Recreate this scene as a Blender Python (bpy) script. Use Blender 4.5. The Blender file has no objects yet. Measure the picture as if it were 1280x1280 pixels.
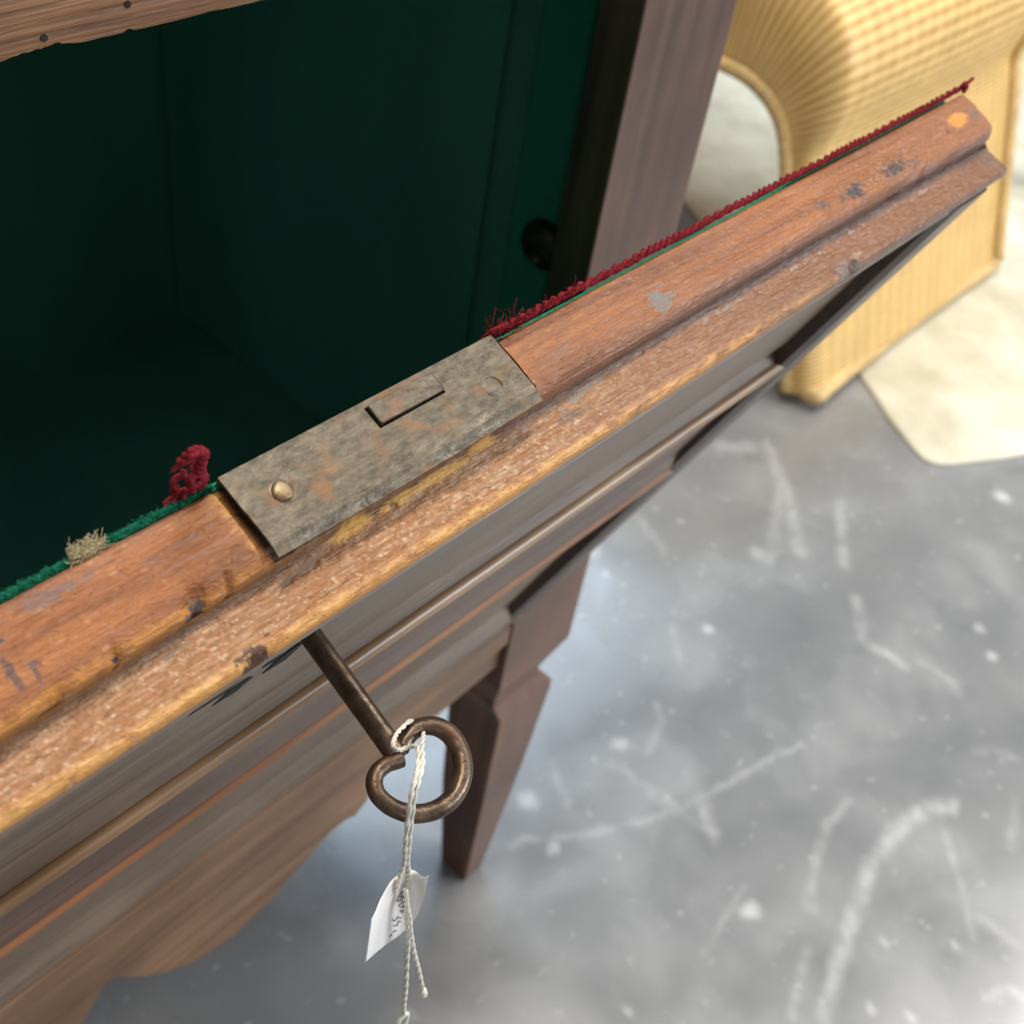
import bpy, bmesh, math, random
import numpy as np
from mathutils import Vector, Matrix

# ------------------------------------------------------------------ camera, world, lights
scene = bpy.context.scene
U = 0.42                 # metres per modelling unit
ZF = 1.81                # eye height above the floor, in modelling units

def W(X, Y, Z):          # modelling units (eye at 0,0,0) -> metres, floor at z = 0
    return Vector((U * X, U * Y, U * (Z + ZF)))

cam_data = bpy.data.cameras.new('camera')
cam = bpy.data.objects.new('camera', cam_data)
scene.collection.objects.link(cam)
cam.location = W(0, 0, 0)
RT = (0.66667879, -0.73245889, 0.13799771)      # camera right, in world axes
DN = (-0.4436622, -0.53874881, -0.71617984)     # camera down
FW = (0.5989184, 0.41623754, -0.68413673)       # camera forward
m = Matrix(((RT[0], -DN[0], -FW[0]), (RT[1], -DN[1], -FW[1]), (RT[2], -DN[2], -FW[2])))
cam.rotation_euler = m.to_euler()
cam_data.sensor_width = 36
cam_data.sensor_fit = 'HORIZONTAL'
cam_data.lens = 36 * 1500 / 1280
cam_data.clip_start = 0.01
cam_data.dof.use_dof = True
cam_data.dof.focus_distance = 0.235
cam_data.dof.aperture_fstop = 25
scene.camera = cam

world = bpy.data.worlds.new('world')
scene.world = world
world.use_nodes = True
world.node_tree.nodes['Background'].inputs[0].default_value = (0.80, 0.82, 0.86, 1)
world.node_tree.nodes['Background'].inputs[1].default_value = 0.18

def area(name, loc, target, sx, sy, power, col):
    d = bpy.data.lights.new(name, 'AREA')
    d.shape = 'RECTANGLE'; d.size = sx; d.size_y = sy; d.energy = power; d.color = col
    o = bpy.data.objects.new(name, d)
    scene.collection.objects.link(o)
    o.location = loc
    o.rotation_euler = (Vector(target) - Vector(loc)).to_track_quat('-Z', 'Y').to_euler()
    return o
area('ceiling_tube_light_blue', (2.1, 1.65, 2.7), (2.1, 1.65, 0), 2.4, 0.55, 36, (0.62, 0.80, 1.0))
area('ceiling_tube_light_near', (0.45, 0.35, 2.7), (0.45, 0.35, 0), 2.0, 0.35, 40, (1.0, 0.93, 0.82))
area('ceiling_tube_light_right', (2.8, -0.7, 2.7), (2.8, -0.7, 0), 2.4, 0.5, 50, (1.0, 0.96, 0.90))
area('window_daylight', (3.1, -3.4, 1.9), (0.3, 0.2, 0.6), 1.9, 1.5, 125, (0.84, 0.91, 1.0))

area('interior_fill_left_low', (-1.6, -3.6, 1.0), (0.35, 0.4, 0.6), 1.6, 1.0, 17, (0.95, 0.97, 1.0))  # added fill lamp that brightens the felt interior, not a known window

scene.view_settings.view_transform = 'Standard'
scene.view_settings.look = 'None'
scene.view_settings.gamma = 1
scene.view_settings.use_curve_mapping = False
scene.view_settings.exposure = 0.42

# ------------------------------------------------------------------ helpers
random.seed(7)
rng = np.random.default_rng(7)
COL = scene.collection
OFF = {}                                     # world origin of each object's frame

def root(name, loc, label, cat, group=None):
    o = bpy.data.objects.new(name, None)
    o.empty_display_size = 0.05
    COL.objects.link(o); o.location = loc
    o['label'] = label; o['category'] = cat
    if group: o['group'] = group
    OFF[o] = Vector(loc)
    return o

def tag(o, label=None, cat=None, kind=None, group=None):
    if label: o['label'] = label
    if cat: o['category'] = cat
    if kind: o['kind'] = kind
    if group: o['group'] = group
    return o

def mesh_obj(name, verts, faces, mat, parent=None, smooth=False, origin=None, uv=None, bevel=0, col=None):
    v = np.array([tuple(p) for p in verts], dtype=float) if not isinstance(verts, np.ndarray) else verts
    off = np.array(OFF[parent]) if parent is not None else np.array(origin if origin is not None else v.mean(axis=0) * [1, 1, 0] + [0, 0, v[:, 2].min()])
    me = bpy.data.meshes.new(name)
    me.from_pydata((v - off).tolist(), [], [tuple(int(i) for i in f) for f in faces])
    me.validate(clean_customdata=False)
    bm = bmesh.new(); bm.from_mesh(me); bmesh.ops.recalc_face_normals(bm, faces=bm.faces); bm.to_mesh(me); bm.free()
    me.materials.append(mat)
    if smooth:
        me.shade_smooth()
    if uv is not None:
        l = me.uv_layers.new(name='UVMap')
        idx = np.empty(len(me.loops), dtype=np.int32); me.loops.foreach_get('vertex_index', idx)
        l.data.foreach_set('uv', uv[idx].astype(np.float32).ravel())
    if col is not None:
        a = me.color_attributes.new('stain', 'FLOAT_COLOR', 'POINT')
        a.data.foreach_set('color', col.astype(np.float32).ravel())
    o = bpy.data.objects.new(name, me)
    COL.objects.link(o)
    if parent is not None:
        o.parent = parent
    else:
        o.location = Vector(off)
    OFF[o] = Vector(off)
    if bevel:
        b = o.modifiers.new('bevel', 'BEVEL'); b.width = bevel; b.segments = 2; b.limit_method = 'ANGLE'; b.angle_limit = 0.7
    return o

def join(parts):
    V, F, n = [], [], 0
    for v, f in parts:
        V += [tuple(p) for p in v]; F += [tuple(i + n for i in q) for q in f]; n += len(v)
    return V, F

def box(x0, x1, y0, y1, z0, z1):             # modelling units
    p = [W(x, y, z) for x in (x0, x1) for y in (y0, y1) for z in (z0, z1)]
    return p, [(0, 1, 3, 2), (4, 6, 7, 5), (0, 4, 5, 1), (2, 3, 7, 6), (0, 2, 6, 4), (1, 5, 7, 3)]

def hexa(p):                                 # 8 points ordered like box()
    return p, [(0, 1, 3, 2), (4, 6, 7, 5), (0, 4, 5, 1), (2, 3, 7, 6), (0, 2, 6, 4), (1, 5, 7, 3)]

def catmull(P, n=8, closed=False):
    P = [Vector(p) for p in P]; out = []
    N = len(P)
    rg = N if closed else N - 1
    for i in range(rg):
        p0 = P[(i - 1) % N] if closed or i > 0 else P[0] * 2 - P[1]
        p1 = P[i]; p2 = P[(i + 1) % N]
        p3 = P[(i + 2) % N] if closed or i + 2 < N else P[-1] * 2 - P[-2]
        for k in range(n):
            t = k / n
            out.append(0.5 * ((2 * p1) + (p2 - p0) * t + (2 * p0 - 5 * p1 + 4 * p2 - p3) * t * t + (3 * p1 - p0 - 3 * p2 + p3) * t ** 3))
    if not closed: out.append(P[-1])
    return out

def tube(P, r, n=10, jitter=0):
    """tube along world points; r scalar or list"""
    P = [Vector(p) for p in P]
    R = r if isinstance(r, (list, tuple)) else [r] * len(P)
    V, F = [], []
    t = (P[1] - P[0]).normalized()
    nrm = t.orthogonal().normalized()
    for i, p in enumerate(P):
        t2 = (P[min(i + 1, len(P) - 1)] - P[max(i - 1, 0)]).normalized()
        nrm = (nrm - t2 * nrm.dot(t2)).normalized()
        b = t2.cross(nrm)
        for k in range(n):
            a = 2 * math.pi * k / n
            rr = R[i] * (1 + random.uniform(-jitter, jitter))
            V.append(p + (nrm * math.cos(a) + b * math.sin(a)) * rr)
    for i in range(len(P) - 1):
        for k in range(n):
            F.append((i * n + k, i * n + (k + 1) % n, (i + 1) * n + (k + 1) % n, (i + 1) * n + k))
    F.append(tuple(range(n))[::-1]); F.append(tuple((len(P) - 1) * n + k for k in range(n)))
    return V, F

def vnoise(x, y, seed=0):                    # smooth value noise, numpy
    xi = np.floor(x).astype(np.int64); yi = np.floor(y).astype(np.int64)
    fx = x - xi; fy = y - yi; fx = fx * fx * (3 - 2 * fx); fy = fy * fy * (3 - 2 * fy)
    def h(a, b):
        q = (a * 374761393 + b * 668265263 + seed * 974711) & 0x7fffffff
        q = ((q ^ (q >> 13)) * 1274126177) & 0x7fffffff
        return ((q ^ (q >> 16)) & 0xffff) / 65535.0
    return (h(xi, yi) * (1 - fx) + h(xi + 1, yi) * fx) * (1 - fy) + (h(xi, yi + 1) * (1 - fx) + h(xi + 1, yi + 1) * fx) * fy

def fbm(x, y, seed=0, o=3):
    s = 0; a = 0.5; t = 0
    for k in range(o):
        s = s + a * vnoise(x * 2 ** k, y * 2 ** k, seed + k); t += a; a *= 0.55
    return s / t

# ------------------------------------------------------------------ materials
class NT:
    def __init__(s, name):
        s.m = bpy.data.materials.new(name); s.m.use_nodes = True
        s.t = s.m.node_tree; s.n = s.t.nodes; s.l = s.t.links
        s.b = s.n['Principled BSDF']
    def node(s, typ, **kw):
        o = s.n.new(typ)
        for k, v in kw.items(): setattr(o, k, v)
        return o
    def link(s, a, b): s.l.new(a, b)
    def coords(s, scale, out='Object'):
        tc = s.node('ShaderNodeTexCoord'); mp = s.node('ShaderNodeMapping')
        mp.inputs['Scale'].default_value = scale
        s.link(tc.outputs[out], mp.inputs['Vector']); return mp.outputs['Vector']
    def noise(s, vec, scale=1, detail=4, rough=0.6, dist=0):
        n = s.node('ShaderNodeTexNoise'); n.inputs['Scale'].default_value = scale
        n.inputs['Detail'].default_value = detail; n.inputs['Roughness'].default_value = rough
        n.inputs['Distortion'].default_value = dist
        s.link(vec, n.inputs['Vector']); return n.outputs['Fac']
    def ramp(s, fac, stops):
        r = s.node('ShaderNodeValToRGB'); e = r.color_ramp.elements
        while len(e) < len(stops): e.new(0.5)
        for i, (p, c) in enumerate(stops):
            e[i].position = p; e[i].color = (c, c, c, 1) if isinstance(c, (int, float)) else (*c, 1)
        s.link(fac, r.inputs['Fac']); return r.outputs['Color']
    def mix(s, a, b, fac, mode='MIX'):
        x = s.node('ShaderNodeMix', data_type='RGBA', blend_type=mode)
        for v, i in ((fac, 0), (a, 6), (b, 7)):
            if isinstance(v, (int, float)): x.inputs[i].default_value = v
            elif isinstance(v, tuple): x.inputs[i].default_value = (*v, 1)
            else: s.link(v, x.inputs[i])
        return x.outputs[2]
    def bump(s, h, strength, dist, prev=None):
        b = s.node('ShaderNodeBump'); b.inputs['Strength'].default_value = strength; b.inputs['Distance'].default_value = dist
        s.link(h, b.inputs['Height'])
        if prev is not None: s.link(prev, b.inputs['Normal'])
        return b.outputs['Normal']

def wood(name, dark, mid, light, axis=0, rough=0.42, grain=0.5, bump=0.0004, stain=False, coat=0.15, gs=1.0, crackle=0):
    t = NT(name)
    def sc(a, b): 
        s = [b * gs] * 3; s[axis] = a * gs; return tuple(s)
    v1 = t.coords(sc(9, 160)); v2 = t.coords(sc(45, 1100)); v3 = t.coords((14, 14, 14))
    n1 = t.noise(v1, 1, 5, 0.6, 0.6); n2 = t.noise(v2, 1, 3, 0.6, 0.2); n3 = t.noise(v3, 1, 4, 0.6)
    c = t.ramp(n1, [(0.30, dark), (0.5, mid), (0.70, light)])
    fine = t.ramp(n2, [(0.30, 0.45), (0.52, 1.0)])
    c = t.mix(c, fine, grain, 'MULTIPLY')
    blotch = t.ramp(n3, [(0.35, 0.66), (0.65, 1.12)])
    c = t.mix(c, blotch, 0.8, 'MULTIPLY')
    polish = None
    if stain:
        tc_ = t.node('ShaderNodeTexCoord'); sx_ = t.node('ShaderNodeSeparateXYZ'); t.link(tc_.outputs['Object'], sx_.inputs[0])
        mr = t.node('ShaderNodeMapRange'); mr.inputs[1].default_value = 0.0; mr.inputs[2].default_value = 0.16; mr.inputs[3].default_value = 0.50; mr.inputs[4].default_value = 0.17; t.link(sx_.outputs[0], mr.inputs[0])   # old polish survives toward the far end
        polish = mr.outputs[0]
        at = t.node('ShaderNodeAttribute'); at.attribute_name = 'stain'
        c = t.mix(c, at.outputs['Color'], at.outputs['Alpha'])
    t.link(c, t.b.inputs['Base Color'])
    r = t.ramp(n1, [(0.3, rough - 0.08), (0.7, rough + 0.12)])
    t.link(r if polish is None else polish, t.b.inputs['Roughness'])
    if polish is not None: t.b.inputs['Specular IOR Level'].default_value = 0.42
    t.b.inputs['Coat Weight'].default_value = coat
    t.b.inputs['Coat Roughness'].default_value = 0.28
    nb = t.bump(n2, 0.8, bump)
    if crackle:
        v4 = t.coords(sc(330, 900)); n4 = t.noise(v4, 1, 3, 0.6, 1.2)
        nb = t.bump(n4, 0.8, crackle, nb)
    t.link(nb, t.b.inputs['Normal'])
    return t.m

M_edge = wood('worn_edge_wood', (0.15, 0.045, 0.010), (0.28, 0.092, 0.021), (0.37, 0.137, 0.034), rough=0.40, grain=0.45, bump=0.0005, stain=True, coat=0.0, crackle=0.0006)
M_face = wood('door_face_wood', (0.12, 0.075, 0.048), (0.19, 0.128, 0.082), (0.24, 0.165, 0.11), rough=0.36, grain=0.3, bump=0.0001, coat=0.3)
M_mould = wood('moulding_wood', (0.12, 0.05, 0.024), (0.24, 0.10, 0.042), (0.36, 0.17, 0.075), rough=0.36, grain=0.3, bump=0.0001, coat=0.3)
M_post = wood('post_wood', (0.09, 0.040, 0.026), (0.15, 0.070, 0.046), (0.21, 0.11, 0.074), axis=2, rough=0.42, grain=0.25, bump=0.0001, gs=0.6)
M_rail = wood('rail_wood', (0.14, 0.070, 0.036), (0.23, 0.122, 0.064), (0.29, 0.165, 0.09), rough=0.42, grain=0.25, bump=0.0001, gs=0.6)
M_top = wood('top_rail_wood', (0.13, 0.045, 0.020), (0.30, 0.125, 0.055), (0.46, 0.22, 0.105), rough=0.5, grain=0.85, bump=0.0006, gs=0.8)

def felt(name, a, b, scale=900):
    t = NT(name)
    n = t.noise(t.coords((scale,) * 3), 1, 3, 0.7); n2 = t.noise(t.coords((12, 12, 3)), 1, 2)
    c = t.mix(a, b, t.ramp(n, [(0.3, 0.0), (0.7, 1.0)])); c = t.mix(c, t.ramp(n2, [(0.3, 0.7), (0.7, 1.15)]), 0.6, 'MULTIPLY')
    t.link(c, t.b.inputs['Base Color']); t.b.inputs['Roughness'].default_value = 1
    t.b.inputs['Sheen Weight'].default_value = 0.35; t.b.inputs['Sheen Tint'].default_value = (*b, 1)
    t.b.inputs['Specular IOR Level'].default_value = 0.1
    t.link(t.bump(n, 0.6, 0.0004), t.b.inputs['Normal']); return t.m
M_felt = felt('green_felt', (0.15, 0.33, 0.29), (0.20, 0.42, 0.37))
M_felt_lit = felt('green_felt_lit', (0.06, 0.34, 0.25), (0.09, 0.42, 0.32))  # lighter copy of the felt, with the light put into its colour
M_fringe = felt('green_baize_fringe', (0.008, 0.15, 0.08), (0.035, 0.30, 0.18))
M_red = felt('red_braid', (0.08, 0.005, 0.008), (0.27, 0.026, 0.034), 1300)
M_cream = felt('cream_wadding', (0.45, 0.36, 0.20), (0.65, 0.55, 0.36), 1500)
M_string = felt('white_cotton', (0.66, 0.62, 0.52), (0.80, 0.77, 0.68), 2500)

def metal(name, a, b, rust, metallic, rough, sc=(60, 400, 400), rustlo=0.62):
    t = NT(name)
    n = t.noise(t.coords(sc), 1, 5, 0.65); n2 = t.noise(t.coords((130, 130, 130)), 1, 5, 0.65, 0.4)
    n3 = t.noise(t.coords((900, 900, 900)), 1, 2)
    c = t.mix(a, b, t.ramp(n, [(0.35, 0.0), (0.68, 1.0)]))
    c = t.mix(c, rust, t.ramp(n2, [(rustlo - 0.08, 0.0), (rustlo + 0.1, 0.85)]))
    t.link(c, t.b.inputs['Base Color']); t.b.inputs['Metallic'].default_value = metallic
    t.link(t.ramp(n2, [(0.3, rough - 0.1), (0.7, rough + 0.15)]), t.b.inputs['Roughness'])
    nb = t.bump(n, 0.5, 0.00018); nb = t.bump(n2, 0.6, 0.0006, nb); nb = t.bump(n3, 0.4, 0.0001, nb)
    t.link(nb, t.b.inputs['Normal']); return t.m
M_plate = metal('tarnished_steel', (0.060, 0.047, 0.032), (0.150, 0.122, 0.085), (0.20, 0.10, 0.04), 0.55, 0.40, (320, 650, 650))
M_key = metal('dark_iron', (0.060, 0.042, 0.030), (0.17, 0.115, 0.075), (0.10, 0.035, 0.015), 0.75, 0.36, (250, 250, 250))
M_rivet = metal('brassy_rivet', (0.14, 0.10, 0.05), (0.30, 0.22, 0.12), (0.2, 0.1, 0.04), 0.6, 0.4, (400, 400, 400))
M_black = metal('black_gap', (0.01, 0.009, 0.008), (0.02, 0.018, 0.015), (0.03, 0.015, 0.01), 0.0, 0.8)

# ------------------------------------------------------------------ door frame of reference
HY, HZ = 0.556, -1.14
UD = (-0.38752, 0.92186)      # (Y,Z) of "up the door"
NO = (-0.92186, -0.38752)     # (Y,Z) of "out of the door"
def D(x, v, w=0.0):
    return W(x, HY + UD[0] * v + NO[0] * w, HZ + UD[1] * v + NO[1] * w)
def Darr(x, v, w):
    return np.stack([U * x, U * (HY + UD[0] * v + NO[0] * w), U * (HZ + UD[1] * v + NO[1] * w + ZF)], axis=-1)
XL, XR = -0.286, 0.873        # door ends

# ================================================================== SETTING
def floor_material():
    t = NT('polished_concrete')
    v = t.coords((1, 1, 1)); n1 = t.noise(v, 3.2, 5, 0.6, 0.4); n2 = t.noise(v, 13, 3, 0.5, 0.3); n3 = t.noise(v, 75, 3, 0.6)
    c = t.ramp(n1, [(0.3, (0.17, 0.175, 0.178)), (0.7, (0.25, 0.25, 0.245))])
    c = t.mix(c, (0.40, 0.40, 0.39), t.ramp(n2, [(0.50, 0.0), (0.80, 0.4)]))
    c = t.mix(c, (0.16, 0.165, 0.17), t.ramp(n2, [(0.30, 0.4), (0.44, 0.0)]))
    c = t.mix(c, (0.5, 0.5, 0.48), t.ramp(n3, [(0.64, 0.0), (0.72, 0.5)]))
    at = t.node('ShaderNodeAttribute'); at.attribute_name = 'stain'
    c = t.mix(c, at.outputs['Color'], at.outputs['Alpha'])
    t.link(c, t.b.inputs['Base Color'])
    t.link(t.ramp(n2, [(0.3, 0.17), (0.75, 0.36)]), t.b.inputs['Roughness'])
    t.b.inputs['Specular IOR Level'].default_value = 0.8
    t.link(t.bump(n3, 0.08, 0.0006), t.b.inputs['Normal'])
    return t.m
M_floor = floor_material()

SCR = [  # scuffs on the concrete: (points, half width, strength)
 ([(1.643,.035),(1.585,.072),(1.485,.085),(1.393,.075),(1.298,.052),(1.202,.027),(1.112,-.004)], .013, .75),
 ([(1.498,.175),(1.43,.181),(1.35,.157),(1.264,.124),(1.262,.106)], .009, .5),
 ([(1.183,.074),(1.106,.046),(1.079,.036)], .009, .6),
 ([(.98,.551),(1.071,.482),(1.176,.421),(1.251,.387),(1.344,.363),(1.445,.341),(1.54,.31)], .006, .5),
 ([(1.23,.529),(1.245,.419),(1.253,.334)], .010, .45),
 ([(2.245,.848),(2.135,.718),(1.996,.597)], .016, .5),
 ([(2.212,.62),(2.043,.509)], .014, .5), ([(2.176,.756),(1.916,.632)], .014, .4),
 ([(1.977,.439),(1.878,.362),(1.886,.27)], .013, .5), ([(2.156,.919),(2.213,.874)], .02, .5),
 ([(1.344,-.176),(1.397,-.224)], .008, .6), ([(1.467,-.109),(1.473,-.175)], .009, .4),
 ([(1.287,.359),(1.257,.32)], .014, .6), ([(1.58,.019),(1.512,-.048),(1.428,-.112)], .007, .45),
 ([(1.752,-.047),(1.643,-.084)], .009, .35), ([(1.063,.199),(1.208,.217)], .006, .4),
 ([(1.588,.656),(1.524,.588)], .009, .35), ([(1.407,.56),(1.388,.527),(1.306,.503)], .008, .35),
 ([(1.145,.602),(1.115,.538)], .008, .35), ([(1.791,.898),(1.752,.801)], .01, .3),
 ([(1.913,.246),(1.927,.178),(1.901,.147)], .009, .4), ([(1.796,.059),(1.85,-.002)], .009, .35)]
SPOTS = [(1.179,.184,.016,.95),(1.643,.603,.013,.7),(2.561,.362,.022,.9),(2.111,.203,.014,.6),(2.057,.148,.012,.7),
 (1.28,.55,.014,.6),(1.062,.587,.018,.6),(1.024,.494,.012,.6),(1.224,-.104,.011,.7),(1.3,-.01,.009,.6),
 (.894,.226,.010,.6),(1.187,-.05,.010,.6),(1.393,-.099,.009,.6),(1.63,.905,.02,.5),(1.92,.66,.02,.4)]
def floor_patch():
    # fine mesh where scuffs are seen, coarse quads around it
    gx = np.concatenate([[-9.5, -4, -1], np.arange(0.5, 2.9, 0.007), [4, 7, 12, 20]])
    gy = np.concatenate([[-9.5, -4, -1.5], np.arange(-0.45, 1.1, 0.007), [2.5, 5, 9, 16]])
    X, Y = np.meshgrid(gx, gy, indexing='ij')
    nx, ny = X.shape
    V = np.stack([U * X, U * Y, np.zeros_like(X)], -1).reshape(-1, 3)
    i, j = np.meshgrid(np.arange(nx - 1), np.arange(ny - 1), indexing='ij')
    a = (i * ny + j).ravel()
    F = np.stack([a, a + ny, a + ny + 1, a + 1], 1)
    A = np.zeros(X.shape)
    wob = (fbm(X * 30, Y * 30, 5) - .5) * 0.03
    brk = np.clip(fbm(X * 40, Y * 40, 9) * 2.4 - 0.55, 0, 1)
    for pts, hw, st in SCR:
        p = np.array(pts)
        for k in range(len(p) - 1):
            d = p[k + 1] - p[k]; t = np.clip(((X - p[k, 0]) * d[0] + (Y - p[k, 1]) * d[1]) / (d @ d), 0, 1)
            dist = np.hypot(X + wob - p[k, 0] - t * d[0], Y + wob * .6 - p[k, 1] - t * d[1])
            A = np.maximum(A, st * np.clip(1.2 - dist / (hw * 1.35), 0, 1) * .8 * (0.35 + 0.65 * brk))
    for x, y, r, st in SPOTS:
        A = np.maximum(A, st * np.clip(1.4 - np.hypot(X - x + wob, Y - y) / r, 0, 1))
    col = np.zeros((nx * ny, 4)); col[:, 0] = .62; col[:, 1] = .62; col[:, 2] = .60; col[:, 3] = np.clip(A.ravel(), 0, 1) * 0.8
    o = mesh_obj('floor', V, F, M_floor, origin=(0, 0, 0), col=col)
    tag(o, 'grey polished concrete floor with pale scuffs', kind='structure')
floor_patch()

# cream rug on the floor, under and beside the wicker stool
def rug():
    t = NT('cream_cloth')
    n = t.noise(t.coords((9, 9, 9)), 1, 4); n2 = t.noise(t.coords((500, 500, 500)), 1, 2)
    t.link(t.ramp(n, [(0.35, (0.50, 0.46, 0.34)), (0.65, (0.68, 0.66, 0.54))]), t.b.inputs['Base Color'])
    t.b.inputs['Roughness'].default_value = 0.95
    nb = t.bump(n, 0.5, 0.006); t.link(t.bump(n2, 0.4, 0.0006, nb), t.b.inputs['Normal'])
    out = [(2.93, 1.46), (2.78, 1.0), (2.69, .83), (2.60, .70), (2.535, .585), (2.53, .545), (2.56, .51), (2.62, .475), (2.765, .394), (3.1, .25), (3.6, .1), (4.4, .1),
           (5.2, .6), (5.6, 1.4), (5.5, 2.4), (4.6, 3.0), (3.6, 2.8), (3.2, 2.0)]
    top = catmull([Vector((U * x, U * y, 0)) for x, y in out], 4, True)
    n_ = len(top); cx = sum((p for p in top), Vector()) / n_
    V, F = [], []
    rings = [(1.0, 0.0), (1.0, 0.003), (0.99, 0.0055), (0.96, 0.006), (0.6, 0.006), (0.2, 0.006)]
    for s, h in rings:
        for p in top:
            q = cx + (p - cx) * s; V.append((q.x, q.y, 0.0006 + h * .5 + (0.0004 * math.sin(q.x * 31 + q.y * 17) if h > .005 else 0)))
    V.append((cx.x, cx.y, 0.006))
    for r in range(len(rings) - 1):
        for k in range(n_):
            F.append((r * n_ + k, r * n_ + (k + 1) % n_, (r + 1) * n_ + (k + 1) % n_, (r + 1) * n_ + k))
    for k in range(n_): F.append(((len(rings) - 1) * n_ + k, (len(rings) - 1) * n_ + (k + 1) % n_, len(V) - 1))
    o = mesh_obj('rug', V, F, t.m, smooth=True)
    tag(o, 'cream cloth rug lying on the grey floor under the wicker stool', 'rug')
rug()

# ================================================================== CABINET
cab = root('cabinet', tuple(W(0.292, 1.03, -ZF)), 'dark brown wooden cabinet with an open green felt-lined front, on square tapered legs', 'cabinet')
CR, CL = 1.0, -0.416
FY, BY = 0.556, 1.52

def post(x0, x1, y0, y1, right, front, name='corner_post', foot=(0.868, 0.908, 0.056)):
    """square post, chamfered neck, ledge and tapered leg; sections from top to floor"""
    w = x1 - x0
    def sec(z, a, b, c, d): return [W(a, c, z), W(b, c, z), W(b, d, z), W(a, d, z)]
    s = 1 if right else -1
    def X(v): return v if right else (CL + (CR - v))         # mirrored for the left posts
    dy = y1 - y0
    def Yf(v): return y0 + v if front else y1 - v            # depth measured from the outer face
    S = []
    for z, a, b, c, d in [(-0.17, .851, 1.0, 0, .047), (-1.12, .851, 1.0, 0, .047), (-1.125, .851, 1.0, 0, .115), (-1.20, .851, 1.0, 0, .115), (-1.284, .851, 1.0, 0, .115),
                          (-1.327, .862, .958, .012, .103), (-1.345, .862, .960, .012, .103), (-1.368, .868, .982, 0, .10),
                          (-1.385, .870, .984, 0, .098), (-1.60, .870, .952, 0, .084), (-1.81, .868, .908, 0, .056)]:
        ya, yb = Yf(c), Yf(d)
        S += sec(z, X(a), X(b), ya, yb)
    n = 11; F = []
    for i in range(n - 1):
        for k in range(4):
            F.append((i * 4 + k, i * 4 + (k + 1) % 4, (i + 1) * 4 + (k + 1) % 4, (i + 1) * 4 + k))
    F += [(0, 1, 2, 3), tuple((n - 1) * 4 + k for k in range(4))]
    o = mesh_obj(name, S, F, M_post, cab, bevel=0.0009)
    return o
post(0, 0.149, FY, FY + .115, True, True)
post(0, 0.149, FY, FY + .115, False, True)
post(0, 0.149, BY - .115, BY, True, False)
post(0, 0.149, BY - .115, BY, False, False)

# side panels, back, top
for x in (0.975, CL + 0.005):
    mesh_obj('side_panel', *box(x, x + .02, FY + .045, BY - .1, -1.25, -0.19), M_post, cab)
mesh_obj('back_panel', *box(CL + .02, CR - .02, BY - .04, BY - .02, -1.25, -0.19), M_post, cab)
mesh_obj('bottom_board', *box(CL + .03, CR - .03, FY + .03, BY - .03, -1.215, -1.195), M_rail, cab)
mesh_obj('top_board', *box(CL - .03, CR + .03, FY - .02, BY + .02, -0.17, -0.13), M_top, cab, bevel=0.002)

# top rail with a chipped lower edge
def top_rail():
    xs = np.arange(CL + .149, .8515, 0.0015)
    z = -0.2835 + 0.0012 * (fbm(xs * 60, xs * 0 + 3, 2) - .5)
    chip = np.exp(-((xs - .317) / .011) ** 2) * 0.0022 + np.exp(-((xs - .300) / .008) ** 2) * 0.0012
    z = z + chip * (0.6 + fbm(xs * 300, xs * 0, 4)) + np.exp(-((xs - .362) / .0022) ** 2) * .0015
    n = len(xs); V = []
    for x, zz in zip(xs, z):
        V += [W(x, FY, -.17), W(x, FY, zz), W(x, FY + .045, zz), W(x, FY + .045, -.17)]
    F = []
    for i in range(n - 1):
        for k in range(4):
            F.append((i * 4 + k, i * 4 + (k + 1) % 4, (i + 1) * 4 + (k + 1) % 4, (i + 1) * 4 + k))
    F += [(0, 1, 2, 3), tuple((n - 1) * 4 + k for k in range(4))]
    r = mesh_obj('top_rail', V, F, M_top, cab)
    holes = []
    for x, zz, rr in ((.3125, -.2765, .0020), (.3625, -.2690, .0020), (.388, -.2685, .0020)):
        c = W(x, FY - .0006, zz)
        ring = [c + Vector((math.cos(a) * rr * U, 0, math.sin(a) * rr * U)) for a in np.linspace(0, 2 * math.pi, 11)[:-1]]
        holes.append((ring + [p + Vector((0, .0006, 0)) for p in ring], [tuple(range(10))] + [(k, (k + 1) % 10, 10 + (k + 1) % 10, 10 + k) for k in range(10)]))
    for v, f in holes: tag(mesh_obj('nail_hole', v, f, M_black, r))
top_rail()

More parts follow.
